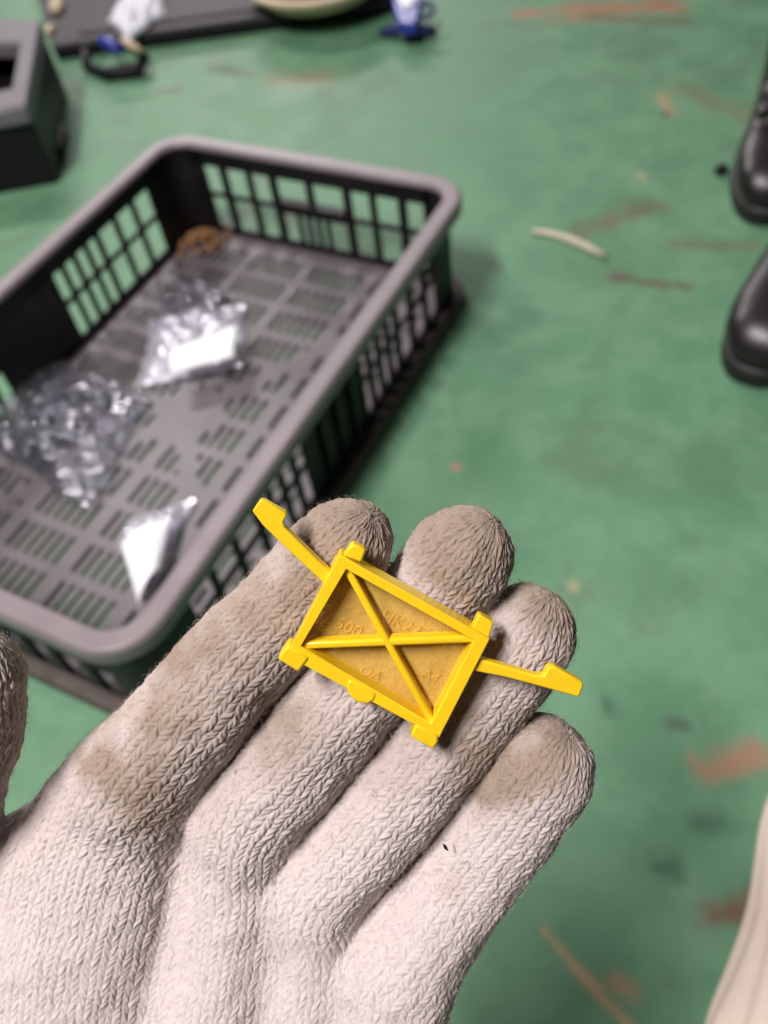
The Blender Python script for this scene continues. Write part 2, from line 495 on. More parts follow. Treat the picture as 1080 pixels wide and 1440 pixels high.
def paper(name, root, o0, quad, zs, m, bow=0.006, n=12):
    C = [onz(x, y, CZ + z) for (x, y), z in zip(quad, zs)]
    bm = bmesh.new(); g = {}
    for layer in (0, 1):
        for j in range(n + 1):
            for i in range(n + 1):
                a, b = i / n, j / n
                p = (C[0] * (1 - a) + C[1] * a) * (1 - b) + (C[3] * (1 - a) + C[2] * a) * b
                z = p.z + bow * math.sin(math.pi * a) + 0.002 * mnoise.noise(Vector((a * 3, b * 3, 5))) - 0.0004 * layer
                g[layer, i, j] = bm.verts.new((p.x - o0.x, p.y - o0.y, z - o0.z))
        for j in range(n):
            for i in range(n):
                bm.faces.new((g[layer, i, j], g[layer, i + 1, j], g[layer, i + 1, j + 1], g[layer, i, j + 1]))
    for k in range(n):
        for (a, b) in (((k, 0), (k + 1, 0)), ((k, n), (k + 1, n)), ((0, k), (0, k + 1)), ((n, k), (n, k + 1))):
            bm.faces.new((g[(0,) + a], g[(0,) + b], g[(1,) + b], g[(1,) + a]))
    return frombm(name, bm, m, root, True)
b1, o1 = bag('plastic_bag', [(-40, 605), (95, 512), (212, 560), (128, 728)], 0.030, M['film'], 1.7, 60, 0.022, 3.4)
tag(b1, 'big crumpled clear plastic bag lying on the crate base', 'plastic bag')
bm = bmesh.new()
random.seed(4)
for k in range(16):
    a, b = random.uniform(-0.045, 0.045), random.uniform(-0.04, 0.04)
    th = random.uniform(0, 6.28); L = random.uniform(0.012, 0.022)
    d = Vector((math.cos(th), math.sin(th), 0.2)) * L
    p = Vector((a, b, 0.008 + 0.012 * random.random()))
    tube(bm, [p - d, p - d * 0.6, p + d * 0.6, p + d], [0.0022, 0.0045, 0.0045, 0.0022], 8)
frombm('metal_contents', bm, simple('dull_steel', (0.30, 0.31, 0.36), 0.3, 0.2, 60, metal=0.9), b1, True)
b2, o2 = bag('plastic_bag', [(195, 545), (215, 455), (345, 430), (345, 520)], 0.022, M['film_milky'], 5.2, 46, 0.010)
tag(b2, 'milky plastic bag with a bright white rectangular label inside the crate', 'plastic bag')
paper('label', b2, o2, [(240, 525), (245, 490), (335, 455), (330, 502)], (0.034, 0.036, 0.040, 0.036), M['white'], 0.008)
b3, o3 = bag('plastic_bag', [(165, 770), (180, 735), (275, 705), (215, 850)], 0.016, M['film_milky'], 9.4, 46, 0.008)
tag(b3, 'small plastic bag with a curved white label near the rounded crate corner', 'plastic bag')
paper('label', b3, o3, [(170, 765), (240, 730), (225, 800), (195, 850)], (0.024, 0.026, 0.028, 0.022), M['white'], 0.010)
b4, o4 = bag('plastic_bag', [(215, 470), (245, 385), (330, 420), (300, 470)], 0.020, M['film'], 12.3, 40, 0.014)
tag(b4, 'flat clear plastic bag crumpled behind the white rectangular label', 'plastic bag')
# dirt in the far corner
random.seed(8)
bm = bmesh.new(); pc = onz(283, 340, CZ)
for k in range(90):
    a = random.gauss(0, 0.016); b = random.gauss(0, 0.016); r = random.uniform(0.002, 0.0055)
    bmesh.ops.create_icosphere(bm, subdivisions=1, radius=r, matrix=Matrix.Translation((pc.x + a, pc.y + b, CZ + r * 0.6 + max(0, 0.012 - math.hypot(a, b) * 0.5))))
tag(frombm('dirt_pile', bm, M['dirt'], None, True), 'rusty brown dirt heaped in the inner corner of the crate', 'dirt', kind='stuff')
# second small yellow clip lying in the crate against the near wall
pc = CM @ Vector((hw - 0.022, -hl + 0.088, CZ))
yc = empty('small_yellow_clip', pc, 0.4); tag(yc, 'tiny yellow clip lying inside the crate against its slotted wall', 'clip')
bm = bmesh.new(); box(bm, -0.010, 0.010, -0.007, 0.007, 0.0, 0.006)
frombm('body', bm, M['yellow'], yc, bevel=0.0015)
bm = bmesh.new(); box(bm, -0.018, -0.009, -0.002, 0.002, 0.001, 0.004); box(bm, 0.009, 0.018, -0.002, 0.002, 0.001, 0.004)
frombm('arms', bm, M['yellow'], yc, bevel=0.0006)

# ------------------------------------------------------------------ things along the top of the floor
# dark trim panel lying flat
def planar(pts, z): return [onz(x, y, z) for x, y in pts]
pn = empty('trim_panel', onz(300, 75)); tag(pn, 'long dark grey plastic trim panel lying on the green floor', 'panel')
def child_world(o, root):
    o.parent = root; o.matrix_parent_inverse = root.matrix_basis.inverted(); return o
top = planar([(72, 64), (545, -2), (600, -60), (40, -60)], 0.030)
bm = bmesh.new(); prism(bm, top, [p - Vector((0, 0, 0.012)) for p in top])
child_world(frombm('panel', bm, M['panel'], None, bevel=0.003), pn)
e0, e1 = top[0], top[1]
dirx = (e1 - e0).normalized(); ny = Vector((-dirx.y, dirx.x, 0))
bm = bmesh.new()
fl_ = [e0 + ny * 0.004, e1 + ny * 0.004, e1 + ny * 0.016, e0 + ny * 0.016]
prism(bm, [p - Vector((0, 0, 0.010)) for p in fl_], [Vector((p.x, p.y, 0.0)) for p in fl_])
child_world(frombm('front_skirt', bm, M['black'], None, bevel=0.002), pn)
bm = bmesh.new()
rb_ = [e0 + ny * 0.030 + dirx * 0.05, e1 + ny * 0.030 - dirx * 0.05, e1 + ny * 0.040 - dirx * 0.05, e0 + ny * 0.040 + dirx * 0.05]
prism(bm, [p + Vector((0, 0, 0.004)) for p in rb_], [p - Vector((0, 0, 0.004)) for p in rb_])
child_world(frombm('raised_rib', bm, M['panel'], None, bevel=0.001), pn)

# grey framed housing on the left
hs = empty('bezel_housing', onz(20, 200)); tag(hs, 'mid-grey plastic bezel with a dark opening on a black housing', 'housing')
outer = planar([(-70, 22), (56, 26), (36, 148), (-95, 172)], 0.13)
inner = planar([(-50, 58), (28, 60), (16, 122), (-70, 140)], 0.13)
bm = bmesh.new(); ringprism(bm, outer, inner, Vector((0, 0, -0.03)))
child_world(frombm('bezel', bm, M['bezel'], None, bevel=0.006), hs)
cen = sum(outer, Vector()) / 4
low = [cen + (p - cen) * 0.96 for p in outer]
bm = bmesh.new(); ringprism(bm, [p - Vector((0, 0, 0.03)) for p in low], [cen + (p - cen) * 0.88 - Vector((0, 0, 0.03)) for p in outer], Vector((0, 0, -0.10)))
child_world(frombm('body', bm, M['black'], None, bevel=0.004), hs)
bm = bmesh.new(); q_ = [cen + (p - cen) * 0.9 for p in outer]
prism(bm, [p - Vector((0, 0, 0.075)) for p in q_], [p - Vector((0, 0, 0.085)) for p in q_])
child_world(frombm('inner_plate', bm, M['black'], None), hs)
bm = bmesh.new(); bmesh.ops.create_cone(bm, cap_ends=True, segments=20, radius1=0.012, radius2=0.010, depth=0.02, matrix=Matrix.Translation(onz(-4, 82, 0.06)))
child_world(frombm('screw_boss', bm, M['bezel'], None, bevel=0.002), hs)
f0 = planar([(62, 176), (98, 190), (94, 222), (60, 240)], 0.0)
bm = bmesh.new(); prism(bm, [Vector((p.x, p.y, 0.022)) for p in f0], f0)
child_world(frombm('side_bracket', bm, M['black'], None, bevel=0.005), hs)

# cream pieces on the panel
def blob(name, px, py, z, sx, sy, sz, rz, m, label, cat, group=None):
    bm = bmesh.new(); bmesh.ops.create_uvsphere(bm, u_segments=20, v_segments=12, radius=1)
    for v in bm.verts:
        k = 1 + 0.18 * mnoise.noise(v.co * 1.7 + Vector((px * .1, py * .1, 0)))
        v.co = Vector((v.co.x * sx * k, v.co.y * sy * k, max(v.co.z, -0.7) * sz * k))
    o = frombm(name, bm, m, None, True)
    p = onz(px, py, z); o.location = (p.x, p.y, z + 0.7 * sz); o.rotation_euler = (0, 0, rz)
    return tag(o, label, cat, group)
blob('foam_piece', 82, 14, 0.030, 0.016, 0.026, 0.012, 0.1, M['cream'], 'larger cream coloured lump on the dark panel beside the grey bezel', 'foam piece')
blob('foam_piece', 72, 46, 0.030, 0.009, 0.015, 0.008, -0.3, M['cream'], 'smaller cream coloured lump nearer the edge of the dark panel', 'foam piece')

# clear wrapped part on the panel
tw = empty('plastic_wrap', onz(190, 45, 0.031)); tag(tw, 'whitish crumpled plastic wrap lying on the dark trim panel', 'plastic wrap')
bm = bmesh.new(); n = 28; C = [onz(x, y, 0.032) for x, y in ((150, 30), (180, 58), (235, 22), (225, -40))]
C = [C[0], C[1], C[2], C[3]]
g = {}
for j in range(n + 1):
    for i in range(n + 1):
        a, b = i / n, j / n
        p = (C[0] * (1 - a) + C[1] * a) * (1 - b) + (C[3] * (1 - a) + C[2] * a) * b
        pil = (16 * a * (1 - a) * b * (1 - b)) ** 0.5
        rg = 1 - abs(mnoise.noise(Vector((a * 4, b * 4, 3)))) * 2
        g[i, j] = bm.verts.new((p.x, p.y, 0.032 + pil * (0.018 + 0.018 * rg)))
for j in range(n):
    for i in range(n):
        bm.faces.new((g[i, j], g[i + 1, j], g[i + 1, j + 1], g[i, j + 1]))
fo = frombm('film', bm, film_mat('white_film', 0.72), None, True); child_world(fo, tw)
so = fo.modifiers.new('solid', 'SOLIDIFY'); so.thickness = 0.001

# dark and blue clamp on the floor
cl = empty('blue_clamp', onz(160, 100)); tag(cl, 'small black clamp with a blue lever on the floor by the trim panel', 'clamp')
bm = bmesh.new()
P_ = lambda x, y, z: onz(x, y, z)
tube(bm, [P_(122, 62, 0.045), P_(122, 94, 0.010), P_(150, 104, 0.012), P_(195, 98, 0.013), P_(203, 82, 0.020), P_(185, 62, 0.045)], [0.009, 0.010, 0.012, 0.013, 0.011, 0.009], 10)
child_world(frombm('clamp_frame', bm, M['black'], None, True), cl)
bm = bmesh.new(); tube(bm, [P_(140, 56, 0.05), P_(150, 60, 0.052), P_(160, 66, 0.05), P_(170, 72, 0.045)], [0.006, 0.011, 0.011, 0.006], 12)
child_world(frombm('lever', bm, M['blue'], None, True), cl)
bm = bmesh.new(); tube(bm, [P_(172, 56, 0.055), P_(185, 64, 0.05), P_(200, 72, 0.042)], [0.006, 0.007, 0.004], 10)
child_world(frombm('pale_tab', bm, M['cream'], None, True), cl)
bm = bmesh.new(); tube(bm, [P_(119, 70, 0.04), P_(120, 90, 0.014), P_(121, 100, 0.004)], [0.004, 0.005, 0.003], 10)
child_world(frombm('spring_leg', bm, M['bezel'], None, True), cl)

# beige rimmed dish
pd = onz(446, -35, 0.066)
ds = empty('shallow_dish', (pd.x, pd.y, 0.0305)); tag(ds, 'round shallow dish with a cream rim resting on the dark panel', 'dish')
R = (onz(545, -35, 0.066) - onz(348, -35, 0.066)).length / 2
bm = bmesh.new(); lathe(bm, [(0.55 * R, 0.0), (0.75 * R, 0.006), (0.97 * R, 0.030), (R, 0.036), (0.99 * R, 0.041), (0.90 * R, 0.041), (0.87 * R, 0.036), (0.7 * R, 0.012), (0.5 * R, 0.006), (0.02 * R, 0.006), (0.02 * R, 0.0)])
frombm('dish_body', bm, M['cream'], ds, True)
bm = bmesh.new(); lathe(bm, [(0.80 * R, 0.028), (0.78 * R, 0.030), (0.4 * R, 0.032), (0.01 * R, 0.033), (0.01 * R, 0.024), (0.78 * R, 0.024)])
frombm('dark_lining', bm, M['hem'], ds, True)

# blue part with two feet
bp = empty('blue_part', onz(570, 45)); tag(bp, 'blue plastic part with two splayed feet and a white tag', 'plastic part')
bm = bmesh.new(); tube(bm, [P_(535, 46, 0.008), P_(552, 44, 0.012), P_(562, 34, 0.030)], [0.007, 0.010, 0.010], 12)
child_world(frombm('foot', bm, M['darkblue'], None, True), bp)
bm = bmesh.new(); tube(bm, [P_(612, 43, 0.008), P_(595, 44, 0.012), P_(578, 36, 0.030)], [0.008, 0.011, 0.010], 12)
child_world(frombm('foot', bm, M['darkblue'], None, True), bp)
bm = bmesh.new()
a_ = [P_(x, y, 0.045) for x, y in ((550, -6), (596, -6), (585, 32), (560, 32))]
prism(bm, a_, [p - Vector((0, 0, 0.022)) for p in a_])
child_world(frombm('body', bm, M['blue'], None, bevel=0.004), bp)
bm = bmesh.new(); c0 = P_(597, 14, 0.04)
tube(bm, [c0 + Vector((0.016 * math.cos(t), 0.016 * math.sin(t), 0.004 * math.sin(t))) for t in np.linspace(0, 2 * math.pi, 25)], 0.005, 8, False)
child_world(frombm('ring_eye', bm, M['darkblue'], None, True), bp)
bm = bmesh.new(); a_ = [P_(x, y, 0.048) for x, y in ((555, -8), (588, -8), (576, 8), (568, 12))]
prism(bm, a_, [p - Vector((0, 0, 0.002)) for p in a_])
child_world(frombm('tag', bm, M['white'], None), bp)

# ------------------------------------------------------------------ boots at the right edge
def boot(toe, heel_dir_px, label, laces, name='black_boot'):
    t = onz(*toe); h = onz(*heel_dir_px); d = (h - t); d.z = 0; d.normalize()
    root = empty(name, (t.x, t.y, 0), math.atan2(d.y, d.x)); tag(root, label, 'boot')
    def sec(x, w, h0, h1, n=20, p=2.6):
        out = []
        for k in range(n):
            a = 2 * math.pi * k / n
            cy, sz = math.cos(a), math.sin(a)
            y = w * math.copysign(abs(cy) ** (2 / p), cy)
            z = (h0 + h1) / 2 + (h1 - h0) / 2 * math.copysign(abs(sz) ** (2 / p), sz)
            out.append((x, y, z))
        return out
    bm = bmesh.new()
    loft(bm, [sec(0.004, 0.012, 0.020, 0.032), sec(0.012, 0.030, 0.018, 0.050), sec(0.035, 0.045, 0.018, 0.066), sec(0.075, 0.050, 0.018, 0.070), sec(0.12, 0.047, 0.018, 0.080),
              sec(0.16, 0.043, 0.018, 0.100), sec(0.21, 0.041, 0.018, 0.115), sec(0.26, 0.039, 0.018, 0.110), sec(0.285, 0.030, 0.020, 0.095), sec(0.292, 0.012, 0.03, 0.08)])
    frombm('upper', bm, M['boot'], root, True)
    bm = bmesh.new()
    def rg(z, a, b, cx):
        return [(cx + a * math.cos(t_), b * math.sin(t_), z) for t_ in np.linspace(0, 2 * math.pi, 21)[:-1]]
    loft(bm, [rg(0.06, 0.062, 0.040, 0.225), rg(0.11, 0.058, 0.041, 0.232), rg(0.16, 0.056, 0.043, 0.236), rg(0.20, 0.060, 0.046, 0.238), rg(0.205, 0.056, 0.042, 0.238)])
    frombm('shaft', bm, M['boot'], root, True)
    bm = bmesh.new()
    out = []
    for k in range(40):
        a = 2 * math.pi * k / 40
        x = 0.147 + 0.150 * math.copysign(abs(math.cos(a)) ** 0.75, math.cos(a))
        wv = 0.053 if x < 0.12 else 0.053 - 0.010 * min(1, (x - 0.12) / 0.12)
        out.append((x, wv * math.copysign(abs(math.sin(a)) ** 0.75, math.sin(a))))
    prism(bm, [(x, y, 0.024) for x, y in out], [(x, y, 0.0) for x, y in out])
    frombm('sole', bm, M['sole'], root, bevel=0.004)
    if laces:
        for k in range(4):
            bm = bmesh.new(); x = 0.105 + k * 0.022; z = 0.078 + k * 0.012
            tube(bm, [(x, -0.036, z - 0.012), (x + 0.004, -0.018, z + 0.006), (x + 0.006, 0.0, z + 0.009), (x + 0.004, 0.018, z + 0.006), (x, 0.036, z - 0.012)], 0.004, 8)
            frombm('lace', bm, M['lace'], root, True)
        bm = bmesh.new()
        bmesh.ops.create_cone(bm, cap_ends=True, segments=16, radius1=0.007, radius2=0.006, depth=0.006, matrix=Matrix.Translation((0.11, -0.046, 0.06)) @ Matrix.Rotation(math.pi / 2, 4, 'X'))
        frombm('eyelet', bm, simple('chrome_eyelet', (0.7, 0.68, 0.7), 0.25, 0.05, 50, metal=1.0), root)
boot((1050, 542), (1130, 390), 'black boot with a smooth rounded toe on the green floor', False)
boot((1072, 318), (1112, 80), 'laced black boot with a shiny eyelet beside the dark pebble', True)

# straw and pebble
bm = bmesh.new()
tube(bm, [onz(x, y, 0.004) for x, y in ((748, 325), (772, 328), (800, 336), (825, 347), (850, 359))], [0.0035, 0.005, 0.0055, 0.0055, 0.004], 8)
st = frombm('straw', bm, M['straw'], None, True); tag(st, 'pale curved strip of straw lying alone on the green floor', 'straw')
blob('pebble', 1013, 244, 0.0, 0.010, 0.009, 0.008, 0.3, M['black'], 'small dark pebble on the green floor near the laced boot', 'pebble')

# ------------------------------------------------------------------ crouching person's leg in beige trousers
pr = empty('person', at(1120, 1300, 0.5)); tag(pr, 'leg of a crouching person in pale beige trousers with soft folds', 'person')
def leg_mesh():
    bm = bmesh.new()
    path = [(1172, 1085, 0.560, 66), (1168, 1140, 0.545, 88), (1166, 1200, 0.530, 95), (1164, 1260, 0.515, 97), (1156, 1310, 0.500, 98), (1150, 1360, 0.485, 108),
            (1146, 1410, 0.470, 122), (1146, 1470, 0.452, 146), (1160, 1560, 0.430, 175), (1180, 1700, 0.400, 210), (1200, 1900, 0.370, 250)]
    n = 48; rings = []
    for i, (x, y, d, r) in enumerate(path):
        c = at(x, y, d); rad = r * d / F
        ring_ = []
        for k in range(n):
            a = 2 * math.pi * k / n
            f = 1 + 0.05 * math.sin(5 * a + 0.4 * i) + 0.055 * math.sin(11 * a - 0.3 * i)
            ring_.append(bm.verts.new(c + (RX * math.cos(a) - fw * math.sin(a) * 0.8) * rad * f))
        rings.append(ring_)
    for r0, r1 in zip(rings, rings[1:]):
        for k in range(n):
            bm.faces.new((r0[k], r0[(k + 1) % n], r1[(k + 1) % n], r1[k]))
    bm.faces.new(rings[0][::-1]); bm.faces.new(rings[-1])
    return bm
lo = frombm('trouser_leg', leg_mesh(), M['beige'], None, True); child_world(lo, pr)
sm = lo.modifiers.new('subsurf', 'SUBSURF'); sm.levels = 2; sm.render_levels = 2
bm = bmesh.new()
k0 = at(1245, 1200, 0.57)
tube(bm, [k0, Vector((k0.x + 0.01, k0.y - 0.03, k0.z * 0.55)), Vector((k0.x + 0.02, k0.y - 0.05, 0.06))], [0.040, 0.048, 0.042], 24)
child_world(frombm('lower_leg', bm, M['hem'], None, True), pr)
bm = bmesh.new()
c0 = Vector((k0.x + 0.02, k0.y - 0.05, 0))
loft(bm, [[(c0.x + 0.04 * math.cos(a) * s, c0.y + 0.02 + yy + 0.0 * a, z0 + zz * (0.5 + 0.5 * math.sin(a))) for a in np.linspace(0, 2 * math.pi, 17)[:-1]] for yy, s, z0, zz in ((-0.11, 0.5, 0.0, 0.05), (-0.10, 0.9, 0, 0.08), (-0.02, 1, 0, 0.09), (0.05, 1.05, 0, 0.06), (0.10, 0.9, 0, 0.045), (0.115, 0.5, 0.0, 0.03))])
child_world(frombm('shoe', bm, M['boot'], None, True), pr)

# the crouching photographer behind the lens: one continuous skinned body
def body_mesh():
    J = []; E = []
    def add(p, r, par=None):
        J.append((Vector(p), r)); k = len(J) - 1
        if par is not None: E.append((par, k))
        return k
    pel = add((0.06, -0.46, 0.27), 0.13)
    sp = add((0.05, -0.44, 0.43), 0.135, pel); chs = add((0.03, -0.37, 0.60), 0.14, sp)
    nk = add((0.02, -0.31, 0.77), 0.055, chs); hb = add((0.02, -0.27, 0.84), 0.07, nk)
    hd = add((0.02, -0.24, 0.92), 0.09, hb); add((0.02, -0.25, 1.01), 0.055, hd)
    ls = add((-0.17, -0.35, 0.66), 0.065, chs); le = add((-0.22, -0.33, 0.42), 0.05, ls)
    add(at(320, 3400, 0.285), 0.045, le)
    rsh = add((0.22, -0.35, 0.66), 0.065, chs); re = add((0.30, -0.22, 0.47), 0.05, rsh)
    rw = add((0.12, -0.085, 0.60), 0.032, re); rp = add((0.085, -0.06, 0.645), 0.032, rw)
    for k in range(4):
        a = add((0.060 - 0.006 * k, -0.055 + 0.004 * k, 0.672 - 0.016 * k), 0.009, rp)
        b = add((0.030, -0.062 + 0.004 * k, 0.672 - 0.016 * k), 0.0085, a)
        add((0.012, -0.052 + 0.004 * k, 0.664 - 0.015 * k), 0.008, b)
    ta = add((0.062, -0.085, 0.690), 0.010, rp); add((0.045, -0.075, 0.715), 0.009, ta)
    for hip, knee, ank, toe in (((-0.06, -0.44, 0.25), (-0.22, -0.06, 0.34), (-0.19, -0.25, 0.09), (-0.21, -0.08, 0.04)),
                                ((0.19, -0.42, 0.25), tuple(at(1200, 1900, 0.37) + Vector((0.02, -0.03, -0.02))), None, None)):
        h_ = add(hip, 0.10, pel); k_ = add(knee, 0.068, h_)
        if ank:
            a_ = add(ank, 0.048, k_); add(toe, 0.04, a_)
    m = bpy.data.meshes.new('body'); m.from_pydata([p for p, r in J], E, [])
    o = bpy.data.objects.new('body', m); col.objects.link(o)
    md = o.modifiers.new('skin', 'SKIN'); md.use_smooth_shade = True
    for k, (p, r) in enumerate(J):
        m.skin_vertices[0].data[k].radius = (r, r); m.skin_vertices[0].data[k].use_root = (k == 0)
    ss = o.modifiers.new('sub', 'SUBSURF'); ss.levels = 2; ss.render_levels = 2
    dg = bpy.context.evaluated_depsgraph_get(); dg.update()
    res = bpy.data.meshes.new_from_object(o.evaluated_get(dg)); bpy.data.objects.remove(o)
    return res
bme = body_mesh(); bme.name = 'body'; bme.materials.clear()
for mt in (M['sleeve'], M['beige'], simple('black_hair', (0.02, 0.016, 0.014), 0.5, 0.2, 60), simple('skin_tone', (0.55, 0.34, 0.25), 0.5, 0.08, 40)):
    bme.materials.append(mt)
for pl in bme.polygons:
    c = pl.center
    pl.material_index = 1 if c.z < 0.36 and c.y > -0.62 and not (c.x < -0.1 and c.z > 0.40) else (2 if c.z > 0.95 or (c.z > 0.85 and c.y < -0.26) else (3 if c.z > 0.80 else 0))
child_world(link('body', bme, None, None, True), pr)
# phone held just behind the lens
ph = empty('smartphone', CAM - fw * 0.02 - UY * 0.06); tag(ph, 'black smartphone in the hand of the crouching person', 'phone')
def slab(bm, cx, cy, cz, hx, hy, hz):
    q = [CAM + RX * (cx + a * hx) + UY * (cy + b * hy) + fw * cz for a, b in ((-1, -1), (1, -1), (1, 1), (-1, 1))]
    prism(bm, [p + fw * hz for p in q], [p - fw * hz for p in q])
bm = bmesh.new(); slab(bm, 0.018, -0.055, -0.012, 0.037, 0.078, 0.0035)
child_world(frombm('phone_body', bm, M['black'], None, bevel=0.003), ph)
bm = bmesh.new(); slab(bm, 0.018, -0.055, -0.0158, 0.034, 0.074, 0.0004)
child_world(frombm('screen', bm, M['panel'], None), ph)

# ------------------------------------------------------------------ gloved hand
def dep(y): return 0.2222 + 0.000045 * (min(y, 1230) - 910)
def chain(pts):                   # (px, py, r_px, depth offset)
    out = []
    for p in pts:
        x, y, r = p[:3]; d = dep(y) + (p[3] if len(p) > 3 else 0.0)
        out.append(((x - 540) / F * d, -(y - 720) / F * d, d, r * d / F))
    return np.array(out)
def catmull(P, per):
    Q = np.vstack([2 * P[0] - P[1], P, 2 * P[-1] - P[-2]])
    out = []
    for i in range(1, len(Q) - 2):
        for k in range(per):
            t = k / per
            out.append(0.5 * ((2 * Q[i]) + (-Q[i - 1] + Q[i + 1]) * t + (2 * Q[i - 1] - 5 * Q[i] + 4 * Q[i + 1] - Q[i + 2]) * t * t + (-Q[i - 1] + 3 * Q[i] - 3 * Q[i + 1] + Q[i + 2]) * t ** 3))
    out.append(Q[-2])
    return np.array(out)
fingers = [
    [(484, 768, 68, -0.003), (440, 818, 71), (354, 909, 74), (263, 1013, 81), (184, 1106, 88)],
    [(649, 787, 73, -0.003), (608, 838, 74), (530, 932, 75), (441, 1037, 77), (346, 1150, 76)],
    [(737, 892, 72, -0.002), (697, 946, 73), (593, 1076, 74), (503, 1184, 72), (434, 1260, 70)],
    [(764, 1081, 74, -0.006), (716, 1146, 73, -0.003), (658, 1222, 74), (596, 1306, 78), (548, 1375, 82)],
]
palms = [
    [(184, 1106, 88), (130, 1222, 127), (98, 1400, 146, 0.004), (90, 1600, 150, 0.006)],
    [(346, 1150, 72), (328, 1270, 76), (300, 1440, 84, 0.002), (250, 1650, 100, 0.004)],
    [(436, 1262, 67), (442, 1345, 64), (430, 1460, 74, 0.002), (370, 1650, 95, 0.004)],
    [(548, 1375, 82), (540, 1470, 86), (505, 1580, 94, 0.002), (430, 1720, 100, 0.004)],
]
webs = [[(276, 1178, 26, 0.004), (262, 1300, 44, 0.004), (240, 1450, 50, 0.004)], [(402, 1250, 24, 0.004), (396, 1330, 40, 0.004), (370, 1450, 46, 0.004)], [(492, 1345, 24, 0.004), (494, 1430, 40, 0.004), (470, 1560, 46, 0.004)]]
thumb = [(-38, 952, 70, -0.014), (-46, 1035, 72, -0.013), (-82, 1130, 76, -0.010), (-140, 1260, 88, -0.004), (-125, 1420, 120, 0.0), (-20, 1620, 140, 0.0)]
wrist = [(150, 1600, 150, 0.006), (200, 1780, 165, 0.008), (215, 1960, 150, 0.010), (225, 2080, 150, 0.012)]
wrist2 = [(380, 1660, 120, 0.004), (310, 1800, 130, 0.008), (290, 1960, 130, 0.010), (290, 2080, 130, 0.012)]
FC = [catmull(chain(f), 3) for f in fingers]
PC = [catmull(chain(f), 2) for f in palms]
TC = catmull(chain(thumb), 2)
WB = [chain(f) for f in webs]
WC = [catmull(chain(f), 2) for f in (wrist, wrist2)]
def seg_d(P, C, flat=None):
    d = None
    for a, b in zip(C[:-1], C[1:]):
        ab = b[:3] - a[:3]; rel = P - a[:3].astype(np.float32)
        t = np.clip((rel @ ab.astype(np.float32)) / np.float32(ab @ ab), 0, 1)
        q = rel - t[:, None] * ab.astype(np.float32)
        if flat: q = q * np.array([1, 1, flat], np.float32)
        e = np.sqrt((q * q).sum(1)) - (np.float32(a[3]) + t * np.float32(b[3] - a[3]))
        d = e if d is None else np.minimum(d, e)
    return d
def smin(a, b, k):
    h = np.clip(k - np.abs(a - b), 0, None) / k
    return np.minimum(a, b) - h * h * k * 0.25
def sdf(P):
    P = P.astype(np.float32)
    flats = [1.55, 1.15, 1.1, 1.15]
    pal = None
    for C, f in zip(PC, flats):
        e = seg_d(P, C, f)
        pal = e if pal is None else smin(pal, e, 0.006)
    for C in WB: pal = smin(pal, seg_d(P, C), 0.006)
    for C in WC: pal = smin(pal, seg_d(P, C, 1.35), 0.02)
    pal = smin(pal, seg_d(P, TC), 0.012)
    d = pal
    for C in FC:
        d = np.minimum(d, smin(seg_d(P, C), pal, 0.005))
    return d
def surface_nets(lo, hi, h):
    n = np.ceil((hi - lo) / h).astype(int) + 1
    ax = [lo[i] + h * np.arange(n[i]) for i in range(3)]
    m = 4; nc = (n + m - 1) // m        # coarse blocks first, fine samples only near the surface
    G = np.stack(np.meshgrid(*[lo[i] + h * (m * np.arange(nc[i]) + (m - 1) / 2) for i in range(3)], indexing='ij'), -1).reshape(-1, 3)
    near = sdf(G)
    Fc = near.reshape(nc)
    Fv = np.repeat(np.repeat(np.repeat(Fc, m, 0), m, 1), m, 2)[:n[0], :n[1], :n[2]].copy()
    hot = np.abs(Fc) < h * m * 1.9
    pts = np.argwhere(np.repeat(np.repeat(np.repeat(hot, m, 0), m, 1), m, 2)[:n[0], :n[1], :n[2]])
    for ch in np.array_split(pts, max(1, len(pts) // 200000)):
        Fv[tuple(ch.T)] = sdf(lo + ch * h)
    S = Fv < 0
    cnt = np.zeros(n - 1, np.int8)
    offs = [(i, j, k) for i in (0, 1) for j in (0, 1) for k in (0, 1)]
    for i, j, k in offs:
        cnt += S[i:n[0] - 1 + i, j:n[1] - 1 + j, k:n[2] - 1 + k]
    cells = np.argwhere((cnt > 0) & (cnt < 8))
    idx = -np.ones(n - 1, np.int64); idx[tuple(cells.T)] = np.arange(len(cells))
    acc = np.zeros((len(cells), 3)); num = np.zeros(len(cells))
    for o in offs:
        for a in range(3):
            if o[a]: continue
            p = list(o); p[a] = 1
            f0 = Fv[tuple((cells + np.array(o)).T)]; f1 = Fv[tuple((cells + np.array(p)).T)]
            m = (f0 < 0) != (f1 < 0)
            t = np.where(m, f0 / np.where(m, f0 - f1, 1), 0)
            q = np.tile(np.array(o, float), (len(cells), 1)); q[:, a] = t
            acc += q * m[:, None]; num += m
    V = lo + (cells + acc / num[:, None]) * h
    quads = []
    for a in range(3):
        b, c = (a + 1) % 3, (a + 2) % 3
        s0 = [slice(None)] * 3; s1 = [slice(None)] * 3
        s0[a] = slice(0, n[a] - 1); s1[a] = slice(1, n[a])
        e = np.argwhere(S[tuple(s0)] != S[tuple(s1)])
        e = e[(e[:, b] > 0) & (e[:, c] > 0) & (e[:, b] < n[b] - 1) & (e[:, c] < n[c] - 1)]
        ins = S[tuple(e.T)]
        def g(db, dc):
            q = e.copy(); q[:, b] += db; q[:, c] += dc
            return idx[tuple(q.T)]
        q = np.stack([g(-1, -1), g(0, -1), g(0, 0), g(-1, 0)], 1)
        q[~ins] = q[~ins][:, ::-1]
        quads.append(q)
    return V, np.vstack(quads)
